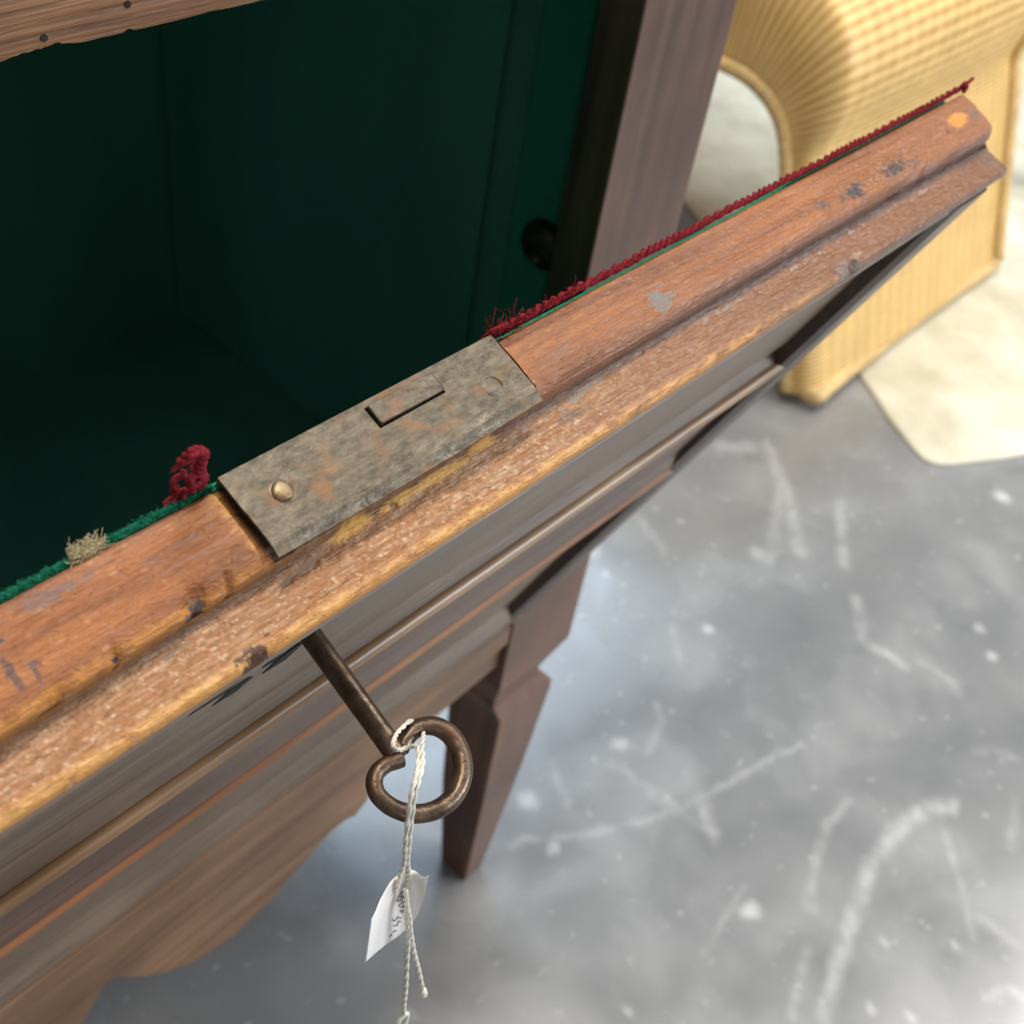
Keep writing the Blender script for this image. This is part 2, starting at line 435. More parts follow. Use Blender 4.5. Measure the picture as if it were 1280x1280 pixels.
# bottom rail and shaped apron
def apron():
    mesh_obj('bottom_rail', *box(CL + .149, .851, FY + .002, FY + .045, -1.185, -1.150), M_rail, cab, bevel=0.001)
    right = [(.851, -1.236), (.738, -1.246), (.69, -1.255), (.650, -1.268), (.636, -1.285), (.622, -1.316), (.603, -1.335), (.588, -1.325),
             (.56, -1.326), (.50, -1.355), (.465, -1.378), (.41, -1.388), (.36, -1.375), (.32, -1.348), (.283, -1.306), (.262, -1.272), (.250, -1.268),
             (.238, -1.278), (.225, -1.30)]
    left = [(.17, -1.345), (.12, -1.375), (.06, -1.388), (0.0, -1.37), (-.05, -1.338), (-.07, -1.33), (-.09, -1.30), (-.12, -1.262), (-.267, -1.236)]
    out = right + left
    V = []; n = len(out)
    for x, z in out:
        V += [W(x, FY + .010, z), W(x, FY + .045, z), W(x, FY + .010, -1.186), W(x, FY + .045, -1.186)]
    F = []
    for i in range(n - 1):
        a = i * 4; b = a + 4
        F += [(a, b, b + 2, a + 2), (a + 1, a + 3, b + 3, b + 1), (a, a + 1, b + 1, b), (a + 2, b + 2, b + 3, a + 3)]
    F += [(0, 2, 3, 1), ((n - 1) * 4, (n - 1) * 4 + 1, (n - 1) * 4 + 3, (n - 1) * 4 + 2)]
    mesh_obj('apron', V, F, M_rail, cab, bevel=0.001)
apron()

# green felt lining of the inside
lin = []
mesh_obj('felt_lining', *join([box(.958, .968, .604, 1.40, -1.19, -.19), box(CL + .03, CL + .04, .66, 1.40, -1.19, -.19),
    box(CL + .03, .968, 1.392, 1.402, -1.19, -.19), box(CL + .03, .968, .62, 1.40, -1.193, -1.185), box(CL + .03, .968, .62, 1.40, -.186, -.178)]), M_felt, cab)
mesh_obj('felt_light_patch', *box(.945, .958, .672, .735, -1.18, -.19), M_felt_lit, cab, bevel=0.002)  # raised patch coloured lighter to stand for light on the right wall
# felt folds on the back wall
def folds():
    V, F = [], []
    ys = np.linspace(.78, 1.385, 90)
    for i, y in enumerate(ys):
        o = .953 - 0.004 * (0.5 + 0.5 * math.sin(y * 23)) * (0.5 + 0.5 * math.sin(y * 9 + 1))
        V += [W(o, y, -1.18), W(o + .002 * math.sin(y * 15), y, -.7), W(o, y, -.20)]
    for i in range(89):
        for k in range(2): F.append((i * 3 + k, i * 3 + k + 1, i * 3 + 4 + k, i * 3 + 3 + k))
    mesh_obj('felt_drape', V, F, M_felt, cab, smooth=True)
folds()

# round lock staple fixed low inside, by the right post
def staple():
    c = W(.945, .680, -.685); V, F = [], []
    prof = [(0, 0), (.026, 0), (.029, -.004), (.028, -.010), (.022, -.016), (.010, -.018), (0, -.018)]
    n = 24
    for r, d in prof:
        for k in range(n):
            a = 2 * math.pi * k / n
            V.append(c + Vector((d * U, math.cos(a) * r * U, math.sin(a) * r * U)))
    for i in range(len(prof) - 1):
        for k in range(n): F.append((i * n + k, i * n + (k + 1) % n, (i + 1) * n + (k + 1) % n, (i + 1) * n + k))
    s = mesh_obj('knob', V, F, M_key, cab, smooth=True)
    V, F = [], []
    c = c + Vector((-.018 * U, -.004 * U, -.012 * U))
    for r, d in [(0, -.006), (.004, -.005), (.007, -.002), (.007, .002)]:
        for k in range(12):
            a = 2 * math.pi * k / 12; V.append(c + Vector((d * U, math.cos(a) * r * U, math.sin(a) * r * U)))
    for i in range(3):
        for k in range(12): F.append((i * 12 + k, i * 12 + (k + 1) % 12, (i + 1) * 12 + (k + 1) % 12, (i + 1) * 12 + k))
    tag(mesh_obj('screw', V, F, M_rivet, s, smooth=True), 'small brassy screw head')
staple()

# ------------------------------------------------------------------ the door
def gauss(x, a, s): return np.exp(-((x - a) / s) ** 2)
def door_panel():
    """outer skin: relief of mouldings across, extruded along x; with inner slab"""
    prof = [(.815, -.001), (.806, -.012), (.800, -.014), (.640, -.014), (.628, -.019), (.620, -.018), (.612, -.008), (.605, -.005), (.596, -.006), (.588, -.012), (.575, -.014),
            (.47, -.016), (.455, -.016), (.440, -.010), (.428, -.004), (.415, -.003), (.400, -.006), (.385, -.013), (.37, -.016), (.075, -.016), (.062, -.006), (.055, -.001), (.045, .0), (.0, .0), (-.002, -.012), (-.002, -.060), (.83, -.060), (.83, -.02)]
    xs = [XL + .002, XR - .062]
    V = []
    for x in xs:
        for v, w in prof: V.append(D(x, v, w))
    n = len(prof); F = [(k, (k + 1) % n, n + (k + 1) % n, n + k) for k in range(n)]
    F += [tuple(range(n)), tuple(range(n, 2 * n))]
    return mesh_obj('door', V, F, M_face, cab)
door = door_panel()

M_dark = wood('dark_moulding_wood', (0.05, 0.022, 0.014), (0.11, 0.055, 0.036), (0.16, 0.085, 0.055), rough=0.36, grain=0.3, bump=0.0001, coat=0.3)
M_strip_shaded = wood('shaded_frame_wood', (0.03, 0.018, 0.012), (0.06, 0.036, 0.026), (0.09, 0.05, 0.036), rough=0.36, grain=0.3, bump=0.0001, coat=0.2)  # frame wood darkened to carry the shade of its left-facing step
def frame_strip(x0, x1, inner_first):
    prof = [(x0, -.060), (x1, -.060), (x1, -.004), (x1 - .004, 0.0), (x0 + .012, 0.0), (x0 + .003, -.004), (x0, -.018)]
    V = []
    for v in (-.001, .818):
        for x, w in prof: V.append(D(x, v, w))
    n = len(prof); F = [(k, (k + 1) % n, n + (k + 1) % n, n + k) for k in range(n)] + [tuple(range(n)), tuple(range(n, 2 * n))]
    mesh_obj('frame_stile', V, F, M_strip_shaded, door)
frame_strip(XR - .064, XR - .002, True)
frame_strip(XL + .002, XL + .064, False)
M_bead2 = wood('lower_bead_wood', (0.20, 0.07, 0.022), (0.33, 0.125, 0.042), (0.42, 0.18, 0.07), rough=0.32, grain=0.3, bump=0.0001, coat=0.3)
def bead(v, w, r, x0, x1, mat):
    P = [D(x0 + (x1 - x0) * i / 40, v, w) for i in range(41)]
    return mesh_obj('moulding', *tube(P, r * U, 10), mat, door, smooth=True)
M_bead = wood('bead_wood', (0.20, 0.10, 0.04), (0.36, 0.20, 0.095), (0.50, 0.31, 0.16), rough=0.32, grain=0.3, bump=0.0001, coat=0.3)
bead(.608, -.006, .0056, XL + .004, XR - .003, M_bead)
bead(.422, -.0095, .0098, XL + .004, XR - .004, M_bead2)
bead(.006, -.0035, .0042, XL + .004, XR - .004, M_bead)  # pale bead added as the highlight of the lit bottom edge

def band():
    prof = [(.600, -.020), (.600, -.0085), (.585, -.0060), (.560, -.0095), (.460, -.0100), (.440, -.0050), (.430, -.0040), (.430, -.020)]
    V = []
    for x in (XL + .003, XR - .004):
        for v, w in prof: V.append(D(x, v, w))
    n = len(prof); F = [(k, (k + 1) % n, n + (k + 1) % n, n + k) for k in range(n)] + [tuple(range(n)), tuple(range(n, 2 * n))]
    mesh_obj('moulding', V, F, M_dark, door)
band()

def top_edge():
    # (w, v) profile of the stepped upper edge, from the inner face over the two steps to the outer face
    raw = [(-.066, .78), (-.0668, .80), (-.067, .838), (-.0662, .8425), (-.0645, .8448), (-.058, .8455), (-.050, .8458), (-.042, .8458), (-.0365, .8455),
           (-.0330, .8442), (-.0308, .8412), (-.0300, .8370), (-.0297, .8325), (-.0285, .8308), (-.024, .8302), (-.016, .8306), (-.009, .8312), (-.0055, .8322), (-.0030, .8324),
           (-.0010, .8305), (0.0, .8275), (-.0005, .8235), (-.0025, .8205), (-.006, .818), (-.010, .812), (-.0135, .800)]
    raw = np.array(raw)
    # resample densely
    d = np.concatenate([[0], np.cumsum(np.hypot(*np.diff(raw, axis=0).T))])
    ds = np.unique(np.concatenate([np.linspace(0, d[2], 4), np.arange(d[2], d[-3], 0.0011), d[-3:]]))
    pw = np.interp(ds, d, raw[:, 0]); pv = np.interp(ds, d, raw[:, 1])
    n = len(ds)
    t = np.concatenate([np.linspace(0, .27, 30)[:-1], np.linspace(.27, 1.0, 1900)])       # along the edge; coarse where off-frame
    m = len(t)
    inner = (pw < -.0299) | ((pw < -.0288) & (pv > .8309))
    xe = np.where(inner, XR + .008, XR)
    r = .013
    dd = np.clip(pw - (-.0299 - r), 0, r); xe = np.where(inner, xe - (r - np.sqrt(np.maximum(r * r - dd * dd, 0))), xe)
    xe = np.where(~inner, XR + .010, xe)
    dd = np.clip(pw + .003, 0, .003); xe = xe - np.where(~inner, dd * .8, 0)
    X = XL + (xe[None, :] - XL) * t[:, None]
    bow = np.where(X < .42, .0045 * np.clip((.42 - X) / .34, 0, 1.1) ** 2, .0034 * np.clip((X - .42) / .45, 0, 1) ** 2)
    Wd = np.repeat(pw[None, :], m, 0); Vd = np.repeat(pv[None, :], m, 0)
    W0 = Wd.copy()
    Wd = Wd + bow * np.clip(1 - np.abs(W0 + .031) / .022, 0, 1) * 1.25
    Wp = Wd; Wd = W0
    # gentle unevenness
    und = (fbm(X * 22, Wd * 150, 11) - .5) * 0.0011
    rip = (fbm(X * 210 + Wd * 300, Wd * 900, 12) - .5) * 0.0012
    onouter = np.clip((Wd + .030) / .004, 0, 1)
    Vd = Vd + und + rip * (0.25 + onouter * np.clip(1.6 - np.abs(X - .42) * 2.2, 0.2, 1))
    # worn rounding of the two arrises, varying along x
    for w0, s, a in ((-.0320, .0022, .0014), (-.0015, .003, .0014)):
        k = gauss(Wd, w0, s) * a * (fbm(X * 45, X * 0 + w0 * 1000, 13, 4))
        Vd -= k
        Wd = Wd - k * 0.8 * (1 if w0 > -.01 else 1)
    # dents / chips : x, w, size x, size w, depth
    for x0, w0, sx, sw, dp in [(.1765, -.031, .0045, .006, .007), (.1915, -.030, .0022, .005, .005), (.1400, -.032, .002, .003, .003),
                               (.113, -.030, .006, .003, .003), (.735, -.031, .010, .003, .004), (.775, -.031, .006, .0025, .003), (.818, -.031, .012, .002, .002), (.60, -.032, .004, .002, .0015),
                               (.652, -.002, .012, .006, .006), (.645, -.009, .006, .003, .0018), (.187, -.001, .006, .004, .0025), (.281, -.027, .0012, .0012, .004), (.56, -.002, .02, .003, .001),
                               (.70, -.001, .02, .002, .001), (.33, -.001, .01, .003, .001)]:
        g = (Wd < -.0302) * gauss(X, x0, sx) if -.0335 < w0 < -.029 else gauss(X, x0, sx)
        g = g * gauss(Wd, w0, sw) * (0.6 + 0.8 * fbm(X * 500, Wd * 500, 17))
        Vd = Vd - dp * g
    Vd = Vd + .004 * gauss(X, .662, .004) * gauss(Wd, -.006, .003) + .0035 * gauss(X, .640, .003) * gauss(Wd, -.003, .002)   # lump beside the gouge
    # notch that holds the lock plate
    nx = ((X > .2090) & (X < .3760)).astype(float)
    nv = np.where((Wd < -.0298), np.minimum(Vd, .8395 - 0.0015 * fbm(X * 200, Wd * 300, 19)), Vd)
    Vd = Vd * (1 - nx) + nv * nx
    # ---- colour: alpha = how much the base wood is covered
    C = np.zeros(X.shape + (4,))
    def paint(mask, rgb, amt=1.0):
        a = np.clip(np.clip(mask, 0, 1) * amt, 0, 1)
        C[..., :3] = C[..., :3] * (1 - a[..., None]) + np.array(rgb) * a[..., None]
        C[..., 3] = C[..., 3] + a * (1 - C[..., 3])
    C[..., :3] = (.34, .13, .045)
    Xs, Ws = X, Wd
    nz = fbm(X * 150, Wd * 450, 21, 4); nz2 = fbm(X * 420, Wd * 900, 22, 3); nl = fbm(X * 90, Wd * 1500, 23, 4); nb = fbm(X * 26, Wd * 60, 24, 3)
    outer = (Wd > -.0308).astype(float); innerb = 1 - outer
    # lower step: greyer tan, browner to the right
    left = np.clip((.62 - X) / .25, 0, 1)
    paint(outer * left, (.33, .17, .068), .72)
    paint(outer * (1 - left), (.19, .10, .062), .78)
    paint(outer * np.clip(nl * 3 - 1.45, 0, 1) * left, (.60, .43, .29), .6)
    paint(outer * np.clip(1.35 - nl * 3.2, 0, 1), (.16, .065, .028), .7)
    # duller, greyer old polish on the upper step
    paint(innerb * np.clip(nb * 3 - 1.6, 0, 1), (.26, .12, .065), .6)
    paint(innerb * gauss(Wd, -.067, .006) * np.clip((.22 - X) * 30, 0, 1), (.13, .065, .05), .75)
    paint(innerb * np.clip((X - .70) / .15, 0, 1), (.30, .135, .085), .5)
    paint(innerb * np.clip(nz * 4 - 2.55, 0, 1) * np.clip((X - .55) * 8, 0, 1), (.13, .075, .06), .5)
    fl = fbm(X * 210, Wd * 1300, 51, 3); fl2 = fbm(X * 500 + Wd * 900, Wd * 1900 - X * 120, 52, 3)
    paint(innerb * np.clip(fl * 6 - 3.9, 0, 1), (.14, .045, .016), .75)
    paint(innerb * np.clip(2.0 - fl * 6, 0, 1), (.60, .30, .13), .55)
    paint(outer * np.clip(fl2 * 6 - 3.6, 0, 1), (.15, .065, .03), .75)
    paint(outer * np.clip(2.1 - fl2 * 6, 0, 1) * left, (.68, .52, .36), .7)
    # bare orange wood along the worn arrises
    for w0, s, xm in ((-.0318, .0030, .30), (-.0020, .0030, .66)):
        k = gauss(Wd, w0, s) * np.clip((xm - X) / .16, 0.0, 1)
        paint(k * np.clip(nz * 2.5 - .35, 0, 1) * 1.4, (.56, .235, .045), .9)
    paint(gauss(Wd, -.0035, .002) * np.clip((.7 - X) / .3, 0, 1) * np.clip(nz * 3 - .9, 0, 1), (.70, .44, .17), .55)
    paint(gauss(Wd, -.0315, .004) * np.clip((X - .38) / .1, 0, 1), (.20, .11, .085), .7)
    paint(gauss(Wd, -.0290, .0022) * (0.6 + .6 * nz), (.055, .03, .022), .85)                       # darker line along the step
    paint(gauss(Wd, -.0005, .0018) * np.clip((X - .6) / .1, 0, 1), (.22, .15, .12), .6)
    # grey / dark stains: x, w, sx, sw, colour, amount
    GR = (.17, .145, .125); DK = (.045, .028, .022)
    for x0, w0, sx, sw, c, a in [(.484, -.043, .0075, .0052, GR, 1.4), (.479, -.0415, .0035, .002, GR, .8), (.655, -.0440, .008, .0028, (.085, .05, .042), .9), (.673, -.042, .004, .0022, (.085, .05, .042), .8), (.690, -.0425, .009, .0038, (.06, .036, .032), 1.3),
                                 (.742, -.043, .014, .0036, (.06, .038, .034), 1.3), (.765, -.040, .008, .0025, (.085, .055, .05), .8), (.870, -.047, .005, .003, (.13, .10, .09), .7),
                                 (.403, -.045, .009, .0022, (.16, .10, .08), .7), (.440, -.041, .010, .0012, (.16, .09, .07), .5), (.1765, -.030, .0045, .0035, (.13, .10, .085), 1), (.1915, -.0295, .0025, .003, (.14, .105, .09), 1), (.1640, -.0285, .003, .002, (.14, .10, .08), .6),
                                 (.1405, -.030, .0024, .0022, (.07, .05, .05), 1), (.1445, -.0275, .0018, .0018, (.12, .09, .08), .8), (.133, -.0595, .013, .0022, (.13, .095, .10), .75), (.150, -.060, .006, .0016, (.15, .10, .10), .5),
                                 (.1145, -.0400, .0018, .0040, (.07, .045, .045), .9), (.1075, -.0420, .0016, .0055, (.07, .045, .045), .9), (.1090, -.0545, .0022, .0012, DK, 1),
                                 (.186, -.053, .014, .0012, (.16, .09, .07), .75), (.197, -.046, .010, .0010, (.18, .10, .08), .6), (.178, -.047, .008, .0008, (.18, .10, .08), .5), (.114, -.0275, .004, .0025, DK, .9), (.100, -.0275, .0018, .0012, (.01, .008, .006), 1),
                                 (.187, -.0035, .0070, .0032, (.055, .022, .014), .95), (.281, -.0265, .0014, .0013, (.01, .006, .004), 1.3), (.395, -.018, .007, .0028, (.13, .095, .07), .75),
                                 (.652, -.005, .012, .005, (.20, .16, .14), .75), (.665, -.009, .007, .0015, (.45, .33, .22), .7), (.84, -.0075, .004, .002, (.30, .13, .09), .5), (.872, -.020, .010, .010, (.12, .10, .09), .5)]:
        k = gauss(X + (fbm(X * 260, Wd * 420, 41, 4) - .5) * sx * 3.0, x0, sx * 1.15) * gauss(Wd + (fbm(X * 240, Wd * 400, 43, 4) - .5) * sw * 3.0, w0, sw * 1.15)
        if -.0335 < w0 < -.0283 or (w0 < -.0270 and x0 < .2): k = k * innerb
        paint(np.clip((k * (0.4 + 1.3 * nz2) - .30) * 5, 0, 1), c, a)
    # bare yellow patches: near the right end, at the notch and below the plate
    k = gauss(X, .848, .015) * gauss(Wd, -.0500, .0050); paint(np.clip((k * (0.5 + 1.1 * nz2) - .33) * 4, 0, 1), (.66, .27, .045), .95)
    k = gauss(X, .826, .0025) * gauss(Wd, -.0470, .0018); paint(np.clip((k - .3) * 4, 0, 1), DK, .8)
    for x0, sx, w0, sw in ((.257, .013, -.0275, .0028), (.285, .012, -.0272, .0024), (.312, .020, -.0272, .0022), (.340, .010, -.0285, .0020)):
        k = gauss(X, x0, sx) * gauss(Wd, w0, sw); paint(np.clip((k * (0.5 + 1.1 * nz2) - .28) * 4, 0, 1), (.62, .33, .07), .9)
    k = ((X > .2020) & (X < .2135)).astype(float) * np.clip((-.034 - Wd) * 300, 0, 1) * np.clip((nz2 + (X - .206) * 120) * 2 - .9, 0, 1)
    paint(k, (.50, .25, .05), .9)
    paint(nx * innerb * np.clip((X - .214) * 900, 0, 1), (.05, .03, .02), .9)
    P = Darr(X, Vd, Wd + (Wp - W0)).reshape(-1, 3)
    i, j = np.meshgrid(np.arange(m - 1), np.arange(n - 1), indexing='ij'); a = (i * n + j).ravel()
    F = np.stack([a, a + n, a + n + 1, a + 1], 1).tolist()
    F.append(list(range((m - 1) * n, m * n))); F.append(list(range(n)))
    col = C.reshape(-1, 4)
    o = mesh_obj('top_edge', P, F, M_edge, door, smooth=True, col=col)
    tag(o, 'worn orange-brown stepped top edge')
    es = o.modifiers.new('split', 'EDGE_SPLIT'); es.split_angle = 1.0
top_edge()

# felt on the inner face, its fuzzy rim, the red braid
def baize():
    V, F = box(0, 1, 0, 1, 0, 1)
    P = [(XL + .01, .02), (XR - .005, .02), (XR - .005, .838), (.855, .8405), (.80, .8425), (.72, .8425), (.66, .841), (.60, .833), (.36, .833), (.22, .838), (.205, .8405), (XL + .01, .8400)]
    V = [D(x, v, -.0672) for x, v in P] + [D(x, v, -.0705) for x, v in P]
    q = len(P)
    F = [tuple(range(q)), tuple(range(q, 2 * q))] + [(k, (k + 1) % q, q + (k + 1) % q, q + k) for k in range(q)]
    o = mesh_obj('baize_lining', V, F, M_fringe, door)
    def fibres(cx0, cx1, cnt, l0, l1, mat, name, wj=.0012, v0=.842, rad=.00028, up=1.0):
        parts = []
        for _ in range(cnt):
            x = random.uniform(cx0, cx1); w = -.0685 + random.uniform(-wj, wj); v = v0 + random.uniform(-.0015, .001)
            L = random.uniform(l0, l1); dx = random.uniform(-.8, .8) * L; dw = random.uniform(-.9, .6) * L
            p = [D(x, v, w), D(x + dx * .4 + random.uniform(-.3, .3) * L, v + L * .5 * up, w + dw * .5), D(x + dx, v + L * up * random.uniform(.5, 1), w + dw)]
            parts.append(tube(catmull(p, 2), rad * U, 3))
        return mesh_obj(name, *join(parts), mat, o)
    tag(fibres(.06, .2125, 5200, .0006, .0026, M_fringe, 'fringe', v0=.8405, rad=.00012), 'bright green fuzzy baize edge', kind='stuff')
    tag(fibres(.148, .161, 420, .002, .0062, M_cream, 'wadding', .0015, .842, .00013), 'tuft of cream wadding', kind='stuff')
    tag(fibres(.372, .395, 60, .004, .013, M_red, 'loose_thread', .002, .843, .0002), kind='stuff')
    tag(fibres(.395, .44, 40, .003, .007, M_red, 'loose_thread', .002, .846, .0002), kind='stuff')
    return o
baz = baize()
def braid():
    parts = []
    x0, x1 = .374, .884
    N = 2000
    xs = np.linspace(x0, x1, N)
    for s in range(2):
        P = []
        for i, x in enumerate(xs):
            ph = 2 * math.pi * ((x - x0) / .0150 + .35 * math.sin(x * 61)) + s * math.pi
            wob = .0006 * math.sin(x * 90) + .0004 * math.sin(x * 217)
            low = .0012 * min(max((x - .60) / .12, 0), 1) * min(max((.872 - x) / .02, 0), 1)
            P.append(D(x, .8452 - low + wob + .0012 * math.sin(ph), -.0698 + .0012 * math.cos(ph)))
        parts.append(tube(P[::1], .0013 * U, 6, .25))
    o = mesh_obj('braid', *join(parts), M_red, door, smooth=True)
    tag(o, 'twisted dark red braid')
    # frayed end beside the lock plate
    pp = []
    for k in range(9):
        a = random.uniform(-1, 1)
        P = [D(.386 - .0015 * k + random.uniform(-.002, .002), .846, -.069), D(.380 + .002 * a, .850 + random.uniform(0, .003), -.068), D(.374 + .002 * a, .848 + random.uniform(-.002, .003), -.0695), D(.371 + random.uniform(-.002, .002), .843 + random.uniform(-.002, .003), -.070)]
        pp.append(tube(catmull(P, 5), .0008 * U, 5))
    mesh_obj('braid_end', *join(pp), M_red, o, smooth=True)
    # knot at the far end
    P = [D(.878, .846, -.069), D(.884, .850, -.070), D(.889, .847, -.068), D(.884, .845, -.066), D(.880, .850, -.068), D(.893, .852, -.0695)]
    mesh_obj('braid_end', *tube(catmull(P, 6), .0014 * U, 6), M_red, o, smooth=True)
    # upright curl of braid left of the lock plate
    pp = []
    for s in range(2):
        core = catmull([D(.192, .839, -.071), D(.199, .843, -.071), D(.207, .843, -.071), D(.2065, .851, -.071), D(.2030, .858, -.071), D(.2020, .866, -.071), D(.2005, .8755, -.071), D(.1955, .880, -.071), D(.1915, .876, -.071)], 12)
        P = []
        for i, p in enumerate(core):
            ph = i * 0.55 + s * math.pi
            P.append(p + Vector((math.sin(ph) * .0017, math.cos(ph) * .0012, math.cos(ph + .8) * .0006)) * U)
        pp.append(tube(P, .0012 * U, 6, .15))
    core = catmull([D(.206, .842, -.0725), D(.196, .846, -.0725), D(.1945, .856, -.0725), D(.198, .862, -.0725)], 10)
    P = [p + Vector((math.sin(i * .6) * .0012, math.cos(i * .6) * .001, 0)) * U for i, p in enumerate(core)]
    pp.append(tube(P, .0014 * U, 6, .15))
    core = catmull([D(.199, .846, -.070), D(.203, .851, -.0695), D(.198, .855, -.0695), D(.2035, .860, -.070)], 10)
    pp.append(tube([p + Vector((math.sin(i * .7) * .001, math.cos(i * .7) * .001, 0)) * U for i, p in enumerate(core)], .0015 * U, 6, .12))
    b = mesh_obj('braid', *join(pp), M_red, door, smooth=True)
    tag(b, 'loose curl of dark red braid standing up')
    fl = []
    for k in range(46):
        t0 = random.choice([(.1925, .873), (.2, .866), (.206, .848), (.196, .844)])
        p = [D(t0[0], t0[1], -.071), D(t0[0] + random.uniform(-.004, .004), t0[1] + random.uniform(-.001, .004), -.071), D(t0[0] + random.uniform(-.006, .006), t0[1] + random.uniform(-.003, .006), -.071)]
        fl.append(tube(catmull(p, 3), .00018 * U, 3))
    tag(mesh_obj('loose_thread', *join(fl), M_red, b), kind='stuff')
braid()

# lock plate, bolt and rivets let into the top edge
def plate():
    vt, th = .8482, .0016
    xs = [.2135, .2895, .3300, .3735]; ws = [-.0685, -.0660, -.0548, -.0283]
    def skew(x, w):                                  # slightly out of square, lower edge lifts at the ends
        return x + (w + .0283) * .02, w + .0006 * math.sin((x - .21) * 20), vt + .0010 * gauss(x, .2135, .012) * (1 if w > -.05 else .4) - .0018 * gauss(w, -.0283, .004)
    nx, nw = 60, 24
    X = np.unique(np.concatenate([np.linspace(.2135, .3735, nx), xs])); Wv = np.unique(np.concatenate([np.linspace(-.0685, -.0283, nw), ws]))
    V, F = [], []
    for x in X:
        for w in Wv:
            a, b, c = skew(x, w); c += .00045 * (float(fbm(np.array([x * 60.]), np.array([w * 90.]), 31)[0]) - .5)
            V.append(D(a, c, b))
    n = len(Wv); N = len(V)
    V += [v - (D(0, 1, 0) - D(0, 0, 0)) * th for v in V]
    hole = lambda i, j: X[i] >= .2895 - 1e-6 and X[i + 1] <= .3300 + 1e-6 and Wv[j] >= -.0660 - 1e-6 and Wv[j + 1] <= -.0548 + 1e-6
    from collections import defaultdict
    edges = defaultdict(int); top = []
    for i in range(len(X) - 1):
        for j in range(n - 1):
            if hole(i, j): continue
            a = i * n + j; q = (a, a + n, a + n + 1, a + 1); top.append(q)
            for k in range(4):
                e = (q[k], q[(k + 1) % 4]); edges[tuple(sorted(e))] += 1
    F = list(top) + [tuple(N + k for k in q[::-1]) for q in top]
    for (a, b), c in edges.items():
        if c == 1: F.append((a, b, N + b, N + a))
    o = mesh_obj('lock_plate', V, F, M_plate, door)
    tag(o, 'dull grey steel lock plate')
    b = o.modifiers.new('bevel', 'BEVEL'); b.width = .00018; b.segments = 2; b.limit_method = 'ANGLE'; b.angle_limit = .9
    # inner flange folded down the felt side
    P = []
    for x in (.2145, .3730):
        for w in (-.0672, -.0688):
            for v in (.795 if x > .3 else .812, .8476): P.append(D(x - (.002 if (x < .3 and v < .83) else 0), v, w - (.0015 if v < .83 else 0)))
    mesh_obj('plate_flange', *hexa(P), M_plate, o)
    P = [D(x, v, w) for x in (.2892, .3303) for w in (-.0663, -.0545) for v in (.830, .8438)]
    mesh_obj('bolt_recess', *hexa(P), M_black, o)
    P = [D(x, v, w) for x in (.2902, .3295) for w in (-.0657, -.0553) for v in (.835, .8498)]
    tag(mesh_obj('bolt', *hexa(P), M_plate, o, bevel=.0004), 'small steel lock bolt in its slot')
    for x, w, r, h, mm, lab in ((.232, -.0508, .0046, .0016, M_rivet, 'raised brassy rivet'), (.3535, -.0458, .0048, .0003, M_plate, 'flat worn rivet')):
        Vv, Ff = [], []
        n = 20
        for rr, hh in ((1.05, -.0004), (1.0, .35), (.9, .8), (.6, 1.0), (.2, 1.05), (0.001, 1.05)):
            for k in range(n):
                a = 2 * math.pi * k / n; q = rr * r * (1 + .05 * math.sin(3 * a + x * 50))
                Vv.append(D(x + math.cos(a) * q, vt + hh * h, w + math.sin(a) * q))
        for i in range(5):
            for k in range(n): Ff.append((i * n + k, i * n + (k + 1) % n, (i + 1) * n + (k + 1) % n, (i + 1) * n + k))
        tag(mesh_obj('rivet', Vv, Ff, mm, o, smooth=True), lab)
        # dark ring of dirt round the rivet
        Vv = []
        for rr in (1.02, 1.22):
            for k in range(n):
                a = 2 * math.pi * k / n; Vv.append(D(x + math.cos(a) * rr * r, vt + .00012 + .0002 * (rr < 1.1), w + math.sin(a) * rr * r))
        mesh_obj('rivet_washer', Vv, [(k, (k + 1) % n, n + (k + 1) % n, n + k) for k in range(n)], M_key if h > .001 else M_plate, o, smooth=True)
plate()

# dark flakes where the finish has lifted on the door face under the edge
def flakes():
    parts = []
    for x, v, L, h in ((.205, .738, .034, .008), (.216, .722, .022, .006), (.190, .752, .012, .006), (.229, .748, .016, .006), (.247, .722, .022, .009), (.236, .735, .010, .006), (.291, .750, .010, .005), (.283, .742, .006, .004)):
        P = [D(x - L / 2, v - h, -.0137), D(x - L * .2, v + h * .6, -.0135), D(x + L * .3, v + h, -.0132), D(x + L / 2, v + h * .2, -.0135), D(x + L * .1, v - h * .8, -.0130)]
        Q = [D(0, 0, -.0145) - D(0, 0, -.0137) + p for p in P]
        parts.append((P + Q, [(0, 1, 2, 3, 4), (5, 9, 8, 7, 6)] + [(k, (k + 1) % 5, 5 + (k + 1) % 5, 5 + k) for k in range(5)]))
    mesh_obj('lifted_finish', *join(parts), M_black, door)
flakes()

